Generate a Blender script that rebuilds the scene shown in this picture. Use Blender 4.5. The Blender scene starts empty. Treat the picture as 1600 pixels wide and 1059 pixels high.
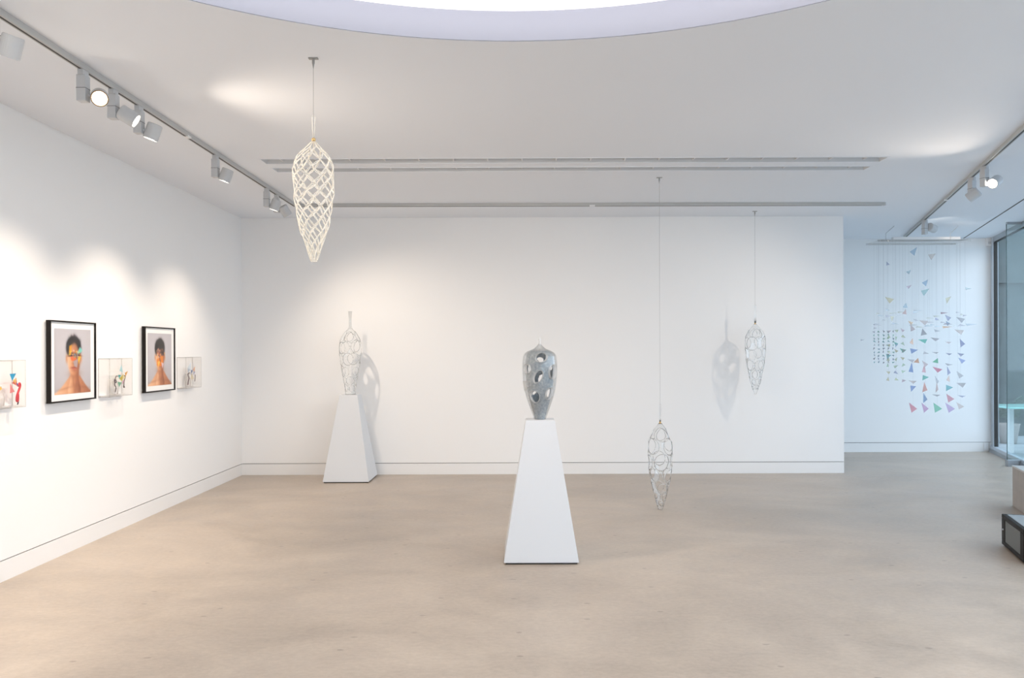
import bpy, bmesh, math, random
import numpy as np
from mathutils import Vector, Matrix, Euler
random.seed(7)
SC = bpy.context.scene
COL = SC.collection

# ------------------------------------------------------------------ camera
F = 1180.0; CX = 812.0; CY = 549.0; ROLL = 0.0035; CAMZ = 1.5
cam_d = bpy.data.cameras.new('camera'); cam = bpy.data.objects.new('camera', cam_d); COL.objects.link(cam)
cam.matrix_world = Matrix.Translation((0, 0, CAMZ)) @ Matrix.Rotation(math.pi/2, 4, 'X') @ Matrix.Rotation(-ROLL, 4, 'Z')
cam_d.sensor_width = 36; cam_d.lens = F/1600*36
cam_d.shift_x = -(CX-800)/1600; cam_d.shift_y = (CY-529.5)/1600
cam_d.clip_start = 0.05; cam_d.clip_end = 200
SC.camera = cam

def P(px, py, Y):
    """photo pixel at depth Y -> world point"""
    u = (px-CX)/F; v = (CY-py)/F
    x = u*math.cos(ROLL)+v*math.sin(ROLL); z = -u*math.sin(ROLL)+v*math.cos(ROLL)
    return Vector((x*Y, Y, CAMZ+z*Y))

# ------------------------------------------------------------------ world + light + exposure
W = bpy.data.worlds.new('world'); SC.world = W; W.use_nodes = True
bg = W.node_tree.nodes['Background']
bg.inputs[0].default_value = (0.72, 0.82, 1.0, 1); bg.inputs[1].default_value = 2.5
SPOT = 66.0                      # watts of one track spotlight
WARM = (1.0, 0.84, 0.68)
PANEL = 1.25                      # radiance of the backlit ceiling panel
VS = SC.view_settings
SC.display_settings.display_device = 'sRGB'
VS.view_transform = 'Standard'; VS.look = 'None'; VS.gamma = 1; VS.exposure = 0.38; VS.use_curve_mapping = False
SC.cycles.max_bounces = 14; SC.cycles.transparent_max_bounces = 24; SC.cycles.diffuse_bounces = 9
SC.cycles.use_denoising = True

H = 3.143                        # ceiling height
XL = -3.40; YB = 9.24; YF = 11.13; XE = 3.965; YR = -4.0
A = Vector((6.98, YF, 0)); D = Vector((-0.327, -0.945, 0)).normalized()   # glazed side wall
N_OUT = Vector((0.945, -0.327, 0)).normalized()
TR = (A.y-YR)/-D.y
B = A + D*TR

# ------------------------------------------------------------------ materials
def srgb(r, g, b):
    f = lambda c: (c/255/12.92) if c/255 <= 0.04045 else ((c/255+0.055)/1.055)**2.4
    return (f(r), f(g), f(b), 1)
def mat(name, col, rough=0.5, metal=0.0, spec=0.5, bump=None, bs=40, emit=None, es=0):
    m = bpy.data.materials.new(name); m.use_nodes = True
    nt = m.node_tree; p = nt.nodes['Principled BSDF']
    p.inputs['Base Color'].default_value = col; p.inputs['Roughness'].default_value = rough
    p.inputs['Metallic'].default_value = metal; p.inputs['Specular IOR Level'].default_value = spec
    if emit:
        p.inputs['Emission Color'].default_value = emit; p.inputs['Emission Strength'].default_value = es
    tc = nt.nodes.new('ShaderNodeTexCoord'); n = nt.nodes.new('ShaderNodeTexNoise'); n.inputs['Scale'].default_value = bs
    nt.links.new(tc.outputs['Object'], n.inputs['Vector'])
    b = nt.nodes.new('ShaderNodeBump'); b.inputs['Strength'].default_value = bump or 0.02; b.inputs['Distance'].default_value = 0.002
    nt.links.new(n.outputs['Fac'], b.inputs['Height']); nt.links.new(b.outputs[0], p.inputs['Normal'])
    return m
def clear(name, tint, base=0.04, edge=0.5, rough=0.02, power=3.0, diff=0.0, dcol=(1, 1, 1, 1)):
    """thin clear glass: transparent + gloss growing towards grazing angles (+ a little milkiness)"""
    m = bpy.data.materials.new(name); m.use_nodes = True; nt = m.node_tree; nt.nodes.clear()
    out = nt.nodes.new('ShaderNodeOutputMaterial'); tr = nt.nodes.new('ShaderNodeBsdfTransparent'); tr.inputs[0].default_value = tint
    gl = nt.nodes.new('ShaderNodeBsdfGlossy'); gl.inputs['Roughness'].default_value = rough
    lw = nt.nodes.new('ShaderNodeLayerWeight'); lw.inputs[0].default_value = 0.5
    pw = nt.nodes.new('ShaderNodeMath'); pw.operation = 'POWER'; pw.inputs[1].default_value = power
    ml = nt.nodes.new('ShaderNodeMath'); ml.operation = 'MULTIPLY_ADD'; ml.inputs[1].default_value = edge; ml.inputs[2].default_value = base
    nt.links.new(lw.outputs['Facing'], pw.inputs[0]); nt.links.new(pw.outputs[0], ml.inputs[0])
    mx = nt.nodes.new('ShaderNodeMixShader'); nt.links.new(ml.outputs[0], mx.inputs[0])
    nt.links.new(tr.outputs[0], mx.inputs[1]); nt.links.new(gl.outputs[0], mx.inputs[2])
    last = mx
    if diff:
        df = nt.nodes.new('ShaderNodeBsdfDiffuse'); df.inputs[0].default_value = dcol
        tl = nt.nodes.new('ShaderNodeBsdfTranslucent'); tl.inputs[0].default_value = dcol
        h = nt.nodes.new('ShaderNodeMixShader'); h.inputs[0].default_value = 0.4
        nt.links.new(df.outputs[0], h.inputs[1]); nt.links.new(tl.outputs[0], h.inputs[2])
        m2 = nt.nodes.new('ShaderNodeMixShader'); m2.inputs[0].default_value = diff
        nt.links.new(mx.outputs[0], m2.inputs[1]); nt.links.new(h.outputs[0], m2.inputs[2]); last = m2
    nt.links.new(last.outputs[0], out.inputs[0]); return m

M = {}
M['wall'] = mat('wall_paint', (0.87, 0.867, 0.86, 1), 0.7, spec=0.25, bs=120)
M['ceil'] = mat('ceiling_paint', (0.82, 0.85, 0.895, 1), 0.8, spec=0.2, bs=90)
M['base'] = mat('skirting_paint', (0.84, 0.835, 0.825, 1), 0.45)
M['gap'] = mat('shadow_gap', (0.12, 0.115, 0.11, 1), 0.9)
M['plinth'] = mat('plinth_paint', (0.68, 0.70, 0.725, 1), 0.42, bs=60)
M['rail'] = mat('rail_grey', (0.50, 0.50, 0.49, 1), 0.45)
M['fixture'] = mat('fixture_grey', (0.55, 0.56, 0.57, 1), 0.4)
M['dark'] = mat('dark_grey', (0.03, 0.028, 0.025, 1), 0.5)
M['black'] = mat('black_frame', (0.012, 0.010, 0.009, 1), 0.55, spec=0.2)
M['mount'] = mat('mount_card', (0.9, 0.9, 0.88, 1), 0.8)
M['steel'] = mat('brushed_steel', (0.38, 0.38, 0.37, 1), 0.35, 0.8)
M['brass'] = mat('brass', (0.72, 0.5, 0.22, 1), 0.3, 0.8)
M['wire'] = mat('wire', (0.42, 0.42, 0.42, 1), 0.5)
M['vent'] = mat('vent_grey', (0.58, 0.60, 0.62, 1), 0.6)
M['ventrib'] = mat('vent_rib', (0.7, 0.7, 0.71, 1), 0.6)
M['alu'] = mat('anodised_aluminium', (0.42, 0.46, 0.50, 1), 0.35, 0.5)
M['alulight'] = mat('pale_aluminium', (0.6, 0.66, 0.72, 1), 0.35, 0.3)
M['plastic'] = mat('white_plastic', (0.8, 0.8, 0.8, 1), 0.35)
M['lens'] = mat('lit_lens', (1, 1, 1, 1), 0.3, emit=(1, 0.9, 0.75, 1), es=14)
M['brownring'] = mat('bronze_ring', (0.30, 0.2, 0.12, 1), 0.35, 0.7)
M['smoke'] = mat('smoked_panel', (0.13, 0.14, 0.14, 1), 0.4, spec=0.3)
M['acrylic'] = clear('clear_acrylic', (0.985, 0.98, 0.975, 1), base=0.012, edge=0.25, power=2.5)
M['acedge'] = clear('acrylic_edge', (0.88, 0.87, 0.86, 1), base=0.05, edge=0.3, power=2)
M['glaze'] = clear('picture_glazing', (0.99, 0.99, 0.99, 1), base=0.004, edge=0.2, power=4)
M['window'] = clear('window_glass', (0.92, 0.965, 0.965, 1), base=0.03, edge=0.3, power=3.5, rough=0.01)
M['glass'] = clear('blown_glass', (0.955, 0.96, 0.96, 1), base=0.03, edge=0.45, power=2.2, rough=0.04)
M['glassfar'] = clear('heavy_clear_glass', (0.955, 0.955, 0.95, 1), base=0.03, edge=0.4, power=2.0, rough=0.05)
def realglass(name, col, rough=0.0):
    m = bpy.data.materials.new(name); m.use_nodes = True; nt = m.node_tree; p = nt.nodes['Principled BSDF']
    p.inputs['Base Color'].default_value = col; p.inputs['Roughness'].default_value = rough; p.inputs['IOR'].default_value = 1.45
    p.inputs['Transmission Weight'].default_value = 1.0
    return m
M['pglass'] = realglass('clear_blown_glass', (0.985, 0.99, 0.99, 1))
M['rimglass'] = clear('rim_glass', (0.955, 0.955, 0.95, 1), base=0.03, edge=0.35, power=1.8, rough=0.05, diff=0.05, dcol=(0.9, 0.9, 0.9, 1))
M['milky'] = clear('milky_glass', (0.97, 0.96, 0.93, 1), base=0.08, edge=0.3, power=1.6, rough=0.08, diff=0.62, dcol=(0.99, 0.97, 0.92, 1))
M['sleeve'] = clear('hole_rim_glass', (0.95, 0.95, 0.95, 1), base=0.08, edge=0.4, power=1.6, rough=0.1, diff=0.5, dcol=(0.9, 0.9, 0.9, 1))

# frosted grey liner of the sculpture on the front plinth
m = bpy.data.materials.new('frosted_grey_glass'); m.use_nodes = True; nt = m.node_tree; p = nt.nodes['Principled BSDF']
tc = nt.nodes.new('ShaderNodeTexCoord'); n1 = nt.nodes.new('ShaderNodeTexNoise'); n1.inputs['Scale'].default_value = 55; n1.inputs['Detail'].default_value = 8
n1.inputs['Roughness'].default_value = 0.75
rp = nt.nodes.new('ShaderNodeValToRGB'); rp.color_ramp.elements[0].position = 0.3; rp.color_ramp.elements[1].position = 0.72
rp.color_ramp.elements[0].color = (0.22, 0.265, 0.305, 1); rp.color_ramp.elements[1].color = (0.60, 0.635, 0.66, 1)
nt.links.new(tc.outputs['Object'], n1.inputs[0]); nt.links.new(n1.outputs['Fac'], rp.inputs[0]); nt.links.new(rp.outputs[0], p.inputs['Base Color'])
p.inputs['Roughness'].default_value = 0.35
bp = nt.nodes.new('ShaderNodeBump'); bp.inputs['Strength'].default_value = 0.25; bp.inputs['Distance'].default_value = 0.003
nt.links.new(n1.outputs['Fac'], bp.inputs['Height']); nt.links.new(bp.outputs[0], p.inputs['Normal'])
tr = nt.nodes.new('ShaderNodeBsdfTransparent'); tr.inputs[0].default_value = (0.85, 0.88, 0.9, 1)
mx = nt.nodes.new('ShaderNodeMixShader'); mx.inputs[0].default_value = 0.80
nt.links.new(tr.outputs[0], mx.inputs[1]); nt.links.new(p.outputs[0], mx.inputs[2]); nt.links.new(mx.outputs[0], nt.nodes['Material Output'].inputs[0])
M['frost'] = m

# polished concrete floor
m = bpy.data.materials.new('polished_concrete'); m.use_nodes = True; nt = m.node_tree; L = nt.links; p = nt.nodes['Principled BSDF']
def N(t, **k):
    n = nt.nodes.new(t)
    for a, b in k.items(): setattr(n, a, b)
    return n
geo = N('ShaderNodeNewGeometry')
def noise(scale, detail, rough, sx=1, sy=1, dist=0.0):
    mp = N('ShaderNodeMapping'); mp.inputs['Scale'].default_value = (sx, sy, 1); L.new(geo.outputs['Position'], mp.inputs[0])
    n = N('ShaderNodeTexNoise'); n.inputs['Scale'].default_value = scale; n.inputs['Detail'].default_value = detail
    n.inputs['Roughness'].default_value = rough; n.inputs['Distortion'].default_value = dist; L.new(mp.outputs[0], n.inputs[0]); return n
def ramp(src, a, b, ca, cb):
    r = N('ShaderNodeValToRGB'); e = r.color_ramp.elements; e[0].position = a; e[1].position = b; e[0].color = ca; e[1].color = cb
    L.new(src, r.inputs[0]); return r
def mixc(fac, a, b, mode='MIX'):
    x = N('ShaderNodeMix', data_type='RGBA', blend_type=mode)
    if isinstance(fac, float): x.inputs[0].default_value = fac
    else: L.new(fac, x.inputs[0])
    for s, v in ((6, a), (7, b)):
        if isinstance(v, tuple): x.inputs[s].default_value = v
        else: L.new(v, x.inputs[s])
    return x.outputs[2]
nb = noise(0.75, 7, 0.62, 1, 1.5, 0.8); c0 = ramp(nb.outputs['Fac'], 0.34, 0.64, (0.31, 0.255, 0.205, 1), (0.52, 0.44, 0.365, 1)).outputs[0]
ns = noise(2.4, 10, 0.70, 1, 1.5, 0.5); c1 = mixc(0.5, c0, ramp(ns.outputs['Fac'], 0.32, 0.7, (0.30, 0.245, 0.20, 1), (0.56, 0.475, 0.39, 1)).outputs[0])
nf = noise(26, 8, 0.75, 1, 1.6); c2 = mixc(0.22, c1, ramp(nf.outputs['Fac'], 0.3, 0.7, (0.27, 0.215, 0.17, 1), (0.68, 0.59, 0.50, 1)).outputs[0])
mpv = N('ShaderNodeMapping'); mpv.inputs['Scale'].default_value = (1.0, 1.9, 1); L.new(geo.outputs['Position'], mpv.inputs[0])
vo = N('ShaderNodeTexVoronoi', voronoi_dimensions='2D'); vo.inputs['Scale'].default_value = 2.3; L.new(mpv.outputs[0], vo.inputs['Vector'])
wob = N('ShaderNodeMath', operation='MULTIPLY_ADD'); wob.inputs[1].default_value = 0.06; L.new(nf.outputs['Fac'], wob.inputs[0]); L.new(vo.outputs['Distance'], wob.inputs[2])
dot = ramp(wob.outputs[0], 0.062, 0.078, (1, 1, 1, 1), (0, 0, 0, 1)).outputs[0]
sepc = N('ShaderNodeSeparateColor'); L.new(vo.outputs['Color'], sepc.inputs[0])
some = ramp(sepc.outputs[0], 0.66, 0.70, (0, 0, 0, 1), (0.42, 0.42, 0.42, 1)).outputs[0]
mm = N('ShaderNodeMath', operation='MULTIPLY'); L.new(dot, mm.inputs[0]); L.new(some, mm.inputs[1]); c3 = mixc(mm.outputs[0], c2, (0.15, 0.12, 0.10, 1))
sw = noise(9, 3, 0.6, 1, 3.0, 2.0); swm = ramp(sw.outputs['Fac'], 0.70, 0.76, (0, 0, 0, 1), (0.25, 0.25, 0.25, 1)).outputs[0]; c4 = mixc(swm, c3, (0.66, 0.60, 0.53, 1))
L.new(c4, p.inputs['Base Color'])
rr = ramp(ns.outputs['Fac'], 0.3, 0.7, (0.30, 0.30, 0.30, 1), (0.46, 0.46, 0.46, 1)); L.new(rr.outputs[0], p.inputs['Roughness'])
p.inputs['Specular IOR Level'].default_value = 0.42
bp = N('ShaderNodeBump'); bp.inputs['Strength'].default_value = 0.06; bp.inputs['Distance'].default_value = 0.004
L.new(ns.outputs['Fac'], bp.inputs['Height']); L.new(bp.outputs[0], p.inputs['Normal'])
M['floor'] = m

def noisy(name, ca, cb, scale, rough=0.8, bump=0.4):
    m = bpy.data.materials.new(name); m.use_nodes = True; nt = m.node_tree; p = nt.nodes['Principled BSDF']
    tc = nt.nodes.new('ShaderNodeTexCoord'); n = nt.nodes.new('ShaderNodeTexNoise'); n.inputs['Scale'].default_value = scale; n.inputs['Detail'].default_value = 8
    n.inputs['Roughness'].default_value = 0.7
    r = nt.nodes.new('ShaderNodeValToRGB'); r.color_ramp.elements[0].position = 0.3; r.color_ramp.elements[1].position = 0.7
    r.color_ramp.elements[0].color = ca; r.color_ramp.elements[1].color = cb
    nt.links.new(tc.outputs['Object'], n.inputs[0]); nt.links.new(n.outputs['Fac'], r.inputs[0]); nt.links.new(r.outputs[0], p.inputs['Base Color'])
    b = nt.nodes.new('ShaderNodeBump'); b.inputs['Strength'].default_value = bump; b.inputs['Distance'].default_value = 0.01
    nt.links.new(n.outputs['Fac'], b.inputs['Height']); nt.links.new(b.outputs[0], p.inputs['Normal']); p.inputs['Roughness'].default_value = rough
    return m
M['yardwall'] = noisy('courtyard_render', (0.035, 0.05, 0.053, 1), (0.09, 0.12, 0.12, 1), 5, 0.9)
M['paving'] = noisy('paving', (0.32, 0.36, 0.38, 1), (0.42, 0.46, 0.48, 1), 3, 0.8, 0.1)
M['block'] = noisy('raw_concrete', (0.38, 0.35, 0.325, 1), (0.47, 0.43, 0.40, 1), 9, 0.75, 0.15)
M['blocktop'] = noisy('trowelled_concrete_top', (0.50, 0.50, 0.49, 1), (0.58, 0.58, 0.57, 1), 6, 0.35, 0.05)
M['leaf'] = noisy('leaf', (0.05, 0.09, 0.07, 1), (0.14, 0.2, 0.16, 1), 12, 0.5, 0.1)
M['tableglass'] = mat('green_glass_top', (0.35, 0.72, 0.66, 1), 0.15)

# ------------------------------------------------------------------ mesh helpers
def link(name, bm, m=None, parent=None, smooth=False):
    me = bpy.data.meshes.new(name); bmesh.ops.recalc_face_normals(bm, faces=bm.faces[:]) ; bm.to_mesh(me); bm.free()
    o = bpy.data.objects.new(name, me); COL.objects.link(o)
    if m: me.materials.append(m)
    if smooth:
        for f in me.polygons: f.use_smooth = True
    if parent: o.parent = parent
    return o
def thing(name, label, cat, loc=(0, 0, 0), rz=0, group=None):
    o = bpy.data.objects.new(name, None); COL.objects.link(o); o.location = loc; o.rotation_euler = (0, 0, rz)
    o.empty_display_size = 0.1; o['label'] = label; o['category'] = cat
    if group: o['group'] = group
    return o
def tag(o, label, cat, group=None):
    o['label'] = label; o['category'] = cat
    if group: o['group'] = group
    return o
def struct(o): o['kind'] = 'structure'; return o
def box(bm, x0, x1, y0, y1, z0, z1, bev=0, mtx=None):
    vs = bmesh.ops.create_cube(bm, size=1)['verts']
    T = Matrix.Translation(((x0+x1)/2, (y0+y1)/2, (z0+z1)/2)) @ Matrix.Diagonal((x1-x0, y1-y0, z1-z0, 1))
    bmesh.ops.transform(bm, matrix=T, verts=vs)
    if bev:
        es = list({e for v in vs for e in v.link_edges}); r = bmesh.ops.bevel(bm, geom=es, offset=bev, segments=2, affect='EDGES', profile=0.5)
        vs = list({v for f in r['faces'] for v in f.verts} | {v for v in vs if v.is_valid})
    if mtx is not None: bmesh.ops.transform(bm, matrix=mtx, verts=[v for v in vs if v.is_valid])
def bx(name, m, x0, x1, y0, y1, z0, z1, bev=0, parent=None):
    bm = bmesh.new(); box(bm, x0, x1, y0, y1, z0, z1, bev); return link(name, bm, m, parent)
def prism(bm, pts, z0, z1):
    a = [bm.verts.new((x, y, z0)) for x, y in pts]; b = [bm.verts.new((x, y, z1)) for x, y in pts]; n = len(pts)
    bm.faces.new(a[::-1]); bm.faces.new(b)
    for i in range(n): bm.faces.new((a[i], a[(i+1) % n], b[(i+1) % n], b[i]))
def tube(bm, pts, r, n=8, closed=False, cap=True):
    pts = [Vector(p) for p in pts]; k = len(pts); rings = []
    rs = r if isinstance(r, (list, tuple)) else [r]*k
    up = None
    for i, p in enumerate(pts):
        if closed: t = pts[(i+1) % k]-pts[i-1]
        else: t = pts[min(i+1, k-1)]-pts[max(i-1, 0)]
        t.normalize()
        if up is None: up = t.orthogonal().normalized()
        up = (up - t*up.dot(t)).normalized(); s = t.cross(up)
        rings.append([bm.verts.new(p+(up*math.cos(a)+s*math.sin(a))*rs[i]) for a in [2*math.pi*j/n for j in range(n)]])
    for i in range(k if closed else k-1):
        a, b = rings[i], rings[(i+1) % k]
        for j in range(n): bm.faces.new((a[j], a[(j+1) % n], b[(j+1) % n], b[j]))
    if cap and not closed: bm.faces.new(rings[0][::-1]); bm.faces.new(rings[-1])
def lathe(bm, prof, n=32, mtx=None, capped=True):
    rings = []
    for r, z in prof:
        rings.append([bm.verts.new((r*math.cos(2*math.pi*j/n), r*math.sin(2*math.pi*j/n), z)) for j in range(n)])
    for a, b in zip(rings, rings[1:]):
        for j in range(n): bm.faces.new((a[j], a[(j+1) % n], b[(j+1) % n], b[j]))
    if capped: bm.faces.new(rings[0][::-1]); bm.faces.new(rings[-1])
    if mtx is not None: bmesh.ops.transform(bm, matrix=mtx, verts=[v for r in rings for v in r])
def seg_box(bm, a, b, w, z0, z1, side=0.0):
    """box along a->b in plan, width w, shifted by side to its right"""
    a = Vector((a[0], a[1], 0)); b = Vector((b[0], b[1], 0)); d = (b-a).normalized(); s = Vector((d.y, -d.x, 0))
    p = [a+s*(side-w/2), b+s*(side-w/2), b+s*(side+w/2), a+s*(side+w/2)]
    prism(bm, [(q.x, q.y) for q in p], z0, z1)
def apply_mods(o):
    dg = bpy.context.evaluated_depsgraph_get(); me = bpy.data.meshes.new_from_object(o.evaluated_get(dg)); o.modifiers.clear(); o.data = me
def shade(o):
    for f in o.data.polygons: f.use_smooth = True

# ------------------------------------------------------------------ setting: shell
bm = bmesh.new(); prism(bm, [(XL-0.2, YR), (B.x, B.y), (A.x, A.y+0.2), (XL-0.2, A.y+0.2)], -0.12, 0)
struct(link('floor', bm, M['floor']))

# ceiling with the round opening and two slots (filled curve with holes)
cu = bpy.data.curves.new('c', 'CURVE'); cu.dimensions = '2D'; cu.fill_mode = 'BOTH'; cu.extrude = 0.06
def poly(pts):
    s = cu.splines.new('POLY'); s.points.add(len(pts)-1); s.use_cyclic_u = True
    for q, (x, y) in zip(s.points, pts): q.co = (x, y, 0, 1)
OC = (-0.02, 1.376); OR = 2.63
SL = [(-2.2, 3.14, 6.42, 6.58), (-2.2, 3.14, 6.74, 6.88)]
poly([(XL-0.2, YR-0.2), (B.x+0.1, YR-0.2), (A.x+0.15, A.y+0.2), (XL-0.2, A.y+0.2)])
poly([(OC[0]+OR*math.cos(a), OC[1]+OR*math.sin(a)) for a in np.linspace(0, 2*math.pi, 161)[:-1]])
for x0, x1, y0, y1 in SL: poly([(x0, y0), (x1, y0), (x1, y1), (x0, y1)])
co = bpy.data.objects.new('c', cu); COL.objects.link(co)
me = bpy.data.meshes.new_from_object(co.evaluated_get(bpy.context.evaluated_depsgraph_get()))
bpy.data.objects.remove(co)
me.name = 'ceiling'; me.materials.clear(); me.materials.append(M['ceil'])
ceil = bpy.data.objects.new('ceiling', me); COL.objects.link(ceil); ceil.location = (0, 0, H+0.06); struct(ceil)

# skylight well: white rim and the luminous panel above it
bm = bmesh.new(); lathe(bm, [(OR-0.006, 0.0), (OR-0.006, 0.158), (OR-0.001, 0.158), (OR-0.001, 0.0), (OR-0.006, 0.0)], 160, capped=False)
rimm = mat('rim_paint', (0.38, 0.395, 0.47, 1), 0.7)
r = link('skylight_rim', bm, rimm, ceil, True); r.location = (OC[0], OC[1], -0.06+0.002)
bm = bmesh.new(); lathe(bm, [(OR+0.25, 0), (OR+0.25, 0.02)], 160)
lum = mat('backlit_panel', (0.9, 0.9, 0.9, 1), 0.9, emit=(1.0, 0.95, 0.92, 1), es=PANEL)
r = link('backlit_panel', bm, lum, ceil); r.location = (OC[0], OC[1], -0.06+0.16)

# walls, each above a recessed shadow gap and a flush skirting board
def wall(name, bname, a, b, th=0.2, top=H):
    """inner face on the line a->b, body on its right-hand side"""
    bm = bmesh.new(); seg_box(bm, a, b, th, 0.142, top, th/2); w = struct(link(name, bm, M['wall']))
    bm = bmesh.new(); seg_box(bm, a, b, th-0.02, 0.12, 0.15, th/2+0.006); link('shadow_gap', bm, M['gap'], w)
    bm = bmesh.new(); seg_box(bm, a, b, th, 0.0, 0.135, th/2); struct(link(bname, bm, M['base']))
    return w
wall('wall_left', 'baseboard_left', (XL, YF), (XL, YR))
wall('wall_back', 'baseboard_back', (XE, YB), (XL, YB))
wall('wall_far', 'baseboard_far', (A.x-0.02, YF), (2.4, YF))
bm = bmesh.new(); seg_box(bm, (2.5, YF), (2.5, YB+0.2), 0.1, 0, H, -0.05+0.1); struct(link('wall_passage', bm, M['wall']))

# trim: shadow-gap line in the ceiling, parallel to the glazing
q0 = P(1510, 370.5, 11.05); q0.z = H
g0 = Vector((q0.x, 11.12, 0)); 
t0 = ((CX-1600)*0+0)
qn = Vector((788/1180., 1, 0)); # pixel (1600,317)
yy = 1180*(H-CAMZ)/(549-317+2.7); g1 = Vector((788/1180.*yy, yy, 0))
dirg = (g1-g0).normalized()
bm = bmesh.new(); seg_box(bm, g0, g0+dirg*10, 0.018, H-0.0015, H+0.02); struct(link('trim_1', bm, M['gap']))

# glazing on the right: head, sill, jamb, mullions, panes
def glazing(name, a, b, n, skip_first_jamb=False):
    w = bpy.data.objects.new(name, None); COL.objects.link(w); struct(w)
    d = (b-a).normalized(); Ln = (b-a).length
    bm = bmesh.new(); seg_box(bm, a, b, 0.12, 0, 0.05, 0.0); link('sill', bm, M['alu'], w)
    bm = bmesh.new(); seg_box(bm, a, b, 0.06, 0.05, 0.09, 0.02); link('bottom_rail', bm, M['alulight'], w)
    bm = bmesh.new(); seg_box(bm, a, b, 0.06, H-0.07, H, 0.0); link('head_rail', bm, M['alu'], w)
    bm = bmesh.new(); seg_box(bm, a, b, 0.03, H-0.084, H-0.07, 0.0); link('gasket', bm, M['dark'], w)
    for i in range(n+1):
        wd = 0.14 if i == 0 else 0.06
        c = a+d*(Ln*i/n + (wd/2 if i == 0 else (-wd/2 if i == n else 0)))
        bm = bmesh.new(); seg_box(bm, c-d*wd/2, c+d*wd/2, 0.07, 0.05, H, 0.0); link('mullion', bm, M['alulight'], w)
        if i == 0:
            bm = bmesh.new(); seg_box(bm, c+d*wd/2, c+d*(wd/2+0.012), 0.05, 0.09, H-0.08, 0.0); link('gasket', bm, M['dark'], w)
    for i in range(n):
        bm = bmesh.new(); seg_box(bm, a+d*(Ln*i/n+0.03), a+d*(Ln*(i+1)/n-0.03), 0.012, 0.09, H-0.09, 0.0); link('pane', bm, M['window'], w)
    return w
glazing('window_1', Vector((A.x, A.y, 0)), Vector((B.x, B.y, 0)), 7)
wall('wall_rear', 'baseboard_rear', (XL, YR), (B.x, YR))

# outside: courtyard ground, rendered end wall, low side wall
bm = bmesh.new(); prism(bm, [(-20, -40), (50, -40), (50, 40), (-20, 40)], -0.3, -0.125); struct(link('courtyard_ground', bm, M['paving']))
bm = bmesh.new(); box(bm, 6.0, 15.0, 14.2, 14.45, -0.12, 4.9); struct(link('courtyard_wall', bm, M['yardwall']))
bm = bmesh.new(); box(bm, 6.2, 14.9, 14.1, 14.2, 2.75, 2.9); struct(link('courtyard_ledge', bm, M['yardwall']))
bm = bmesh.new(); seg_box(bm, A+N_OUT*7-D*2, B+N_OUT*7, 0.2, -0.12, 1.0, 0); struct(link('courtyard_low_wall', bm, M['block']))
for o_, c_ in (): pass

# ------------------------------------------------------------------ linear air diffusers
for i, (x0, x1, y0, y1) in enumerate(SL):
    t = thing('linear_diffuser', ['long grey slot diffuser in the ceiling, the one nearer the camera and slightly longer',
        'long grey slot diffuser in the ceiling, the farther of the recessed pair'][i], 'air vent', ((x0+x1)/2, (y0+y1)/2, H), group='ceiling slot diffusers')
    w = (x1-x0)/2; h = (y1-y0)/2
    bm = bmesh.new()
    box(bm, -w+.001, w-.001, -h+0.001, h-0.001, 0.045, 0.055); link('back_plate', bm, M['vent'], t)
    bm = bmesh.new()      # splayed inner faces
    for s in (-1, 1):
        v = [bm.verts.new(c) for c in ((-w, s*h, 0), (w, s*h, 0), (w-.02, s*(h-0.03), 0.046), (-w+.02, s*(h-0.03), 0.046))]; bm.faces.new(v)
        v = [bm.verts.new(c) for c in ((s*w, -h, 0), (s*w, h, 0), (s*(w-0.03), h-0.03, 0.046), (s*(w-0.03), -h+0.03, 0.046))]; bm.faces.new(v)
    bmesh.ops.remove_doubles(bm, verts=bm.verts[:], dist=0.0001)
    link('splayed_lining', bm, M['vent'], t)
    bm = bmesh.new()      # thin flange around the slot
    for (a0, a1, b0, b1) in ((-w-.012, w+.012, h, h+.012), (-w-.012, w+.012, -h-.012, -h), (-w-.012, -w, -h, h), (w, w+.012, -h, h)):
        box(bm, a0, a1, b0, b1, -0.003, 0.0)
    link('flange', bm, M['ceil'], t)
    k = 18
    sh = None
    for j in range(k):
        bm = bmesh.new(); x = -w+(j+0.5)*2*w/k; box(bm, x-.006, x+.006, -h+.02, h-.02, 0.012, 0.045)
        if sh is None:
            link('cross_rib', bm, M['ventrib'], t)
        else: bm.free()
        if j: pass
        if sh is None:
            sh = t.children[-1] if False else [c for c in COL.objects if c.parent == t and c.name.startswith('cross_rib')][0]; x_first = x
        else:
            c = sh.copy(); c.location.x = x-x_first; COL.objects.link(c)

# ------------------------------------------------------------------ lighting tracks
def track(a, b, label):
    d = (b-a).normalized(); Ln = (b-a).length; t = thing('lighting_track', label, 'light track', (a.x, a.y, H), math.atan2(d.y, d.x), 'ceiling lighting tracks')
    bx('rail', M['rail'], 0, Ln, -0.018, 0.018, -0.034, 0.0, 0.002, t)
    bx('conductor_slot', M['dark'], 0.03, Ln-0.03, -0.006, 0.006, -0.0355, -0.0335, 0, t)
    bx('conductor_slot', M['dark'], 0.03, Ln-0.03, 0.0165, 0.0195, -0.031, -0.025, 0, t)
    bx('end_cap', M['fixture'], -0.012, 0.0, -0.019, 0.019, -0.035, 0.0, 0.002, t)
    bx('end_cap', M['fixture'], Ln, Ln+0.012, -0.019, 0.019, -0.035, 0.0, 0.002, t)
    n = max(2, int(Ln/2.6))
    for i in range(1, n): bx('joint_cover', M['plastic'], Ln*i/n-0.03, Ln*i/n+0.03, -0.0195, 0.0195, -0.0362, -0.022, 0.001, t)
    return t
TLX = -2.48
track(Vector((TLX, -2.5, H)), Vector((TLX, 8.36, H)), 'long pale grey lighting track on the ceiling beside the left wall')
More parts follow.
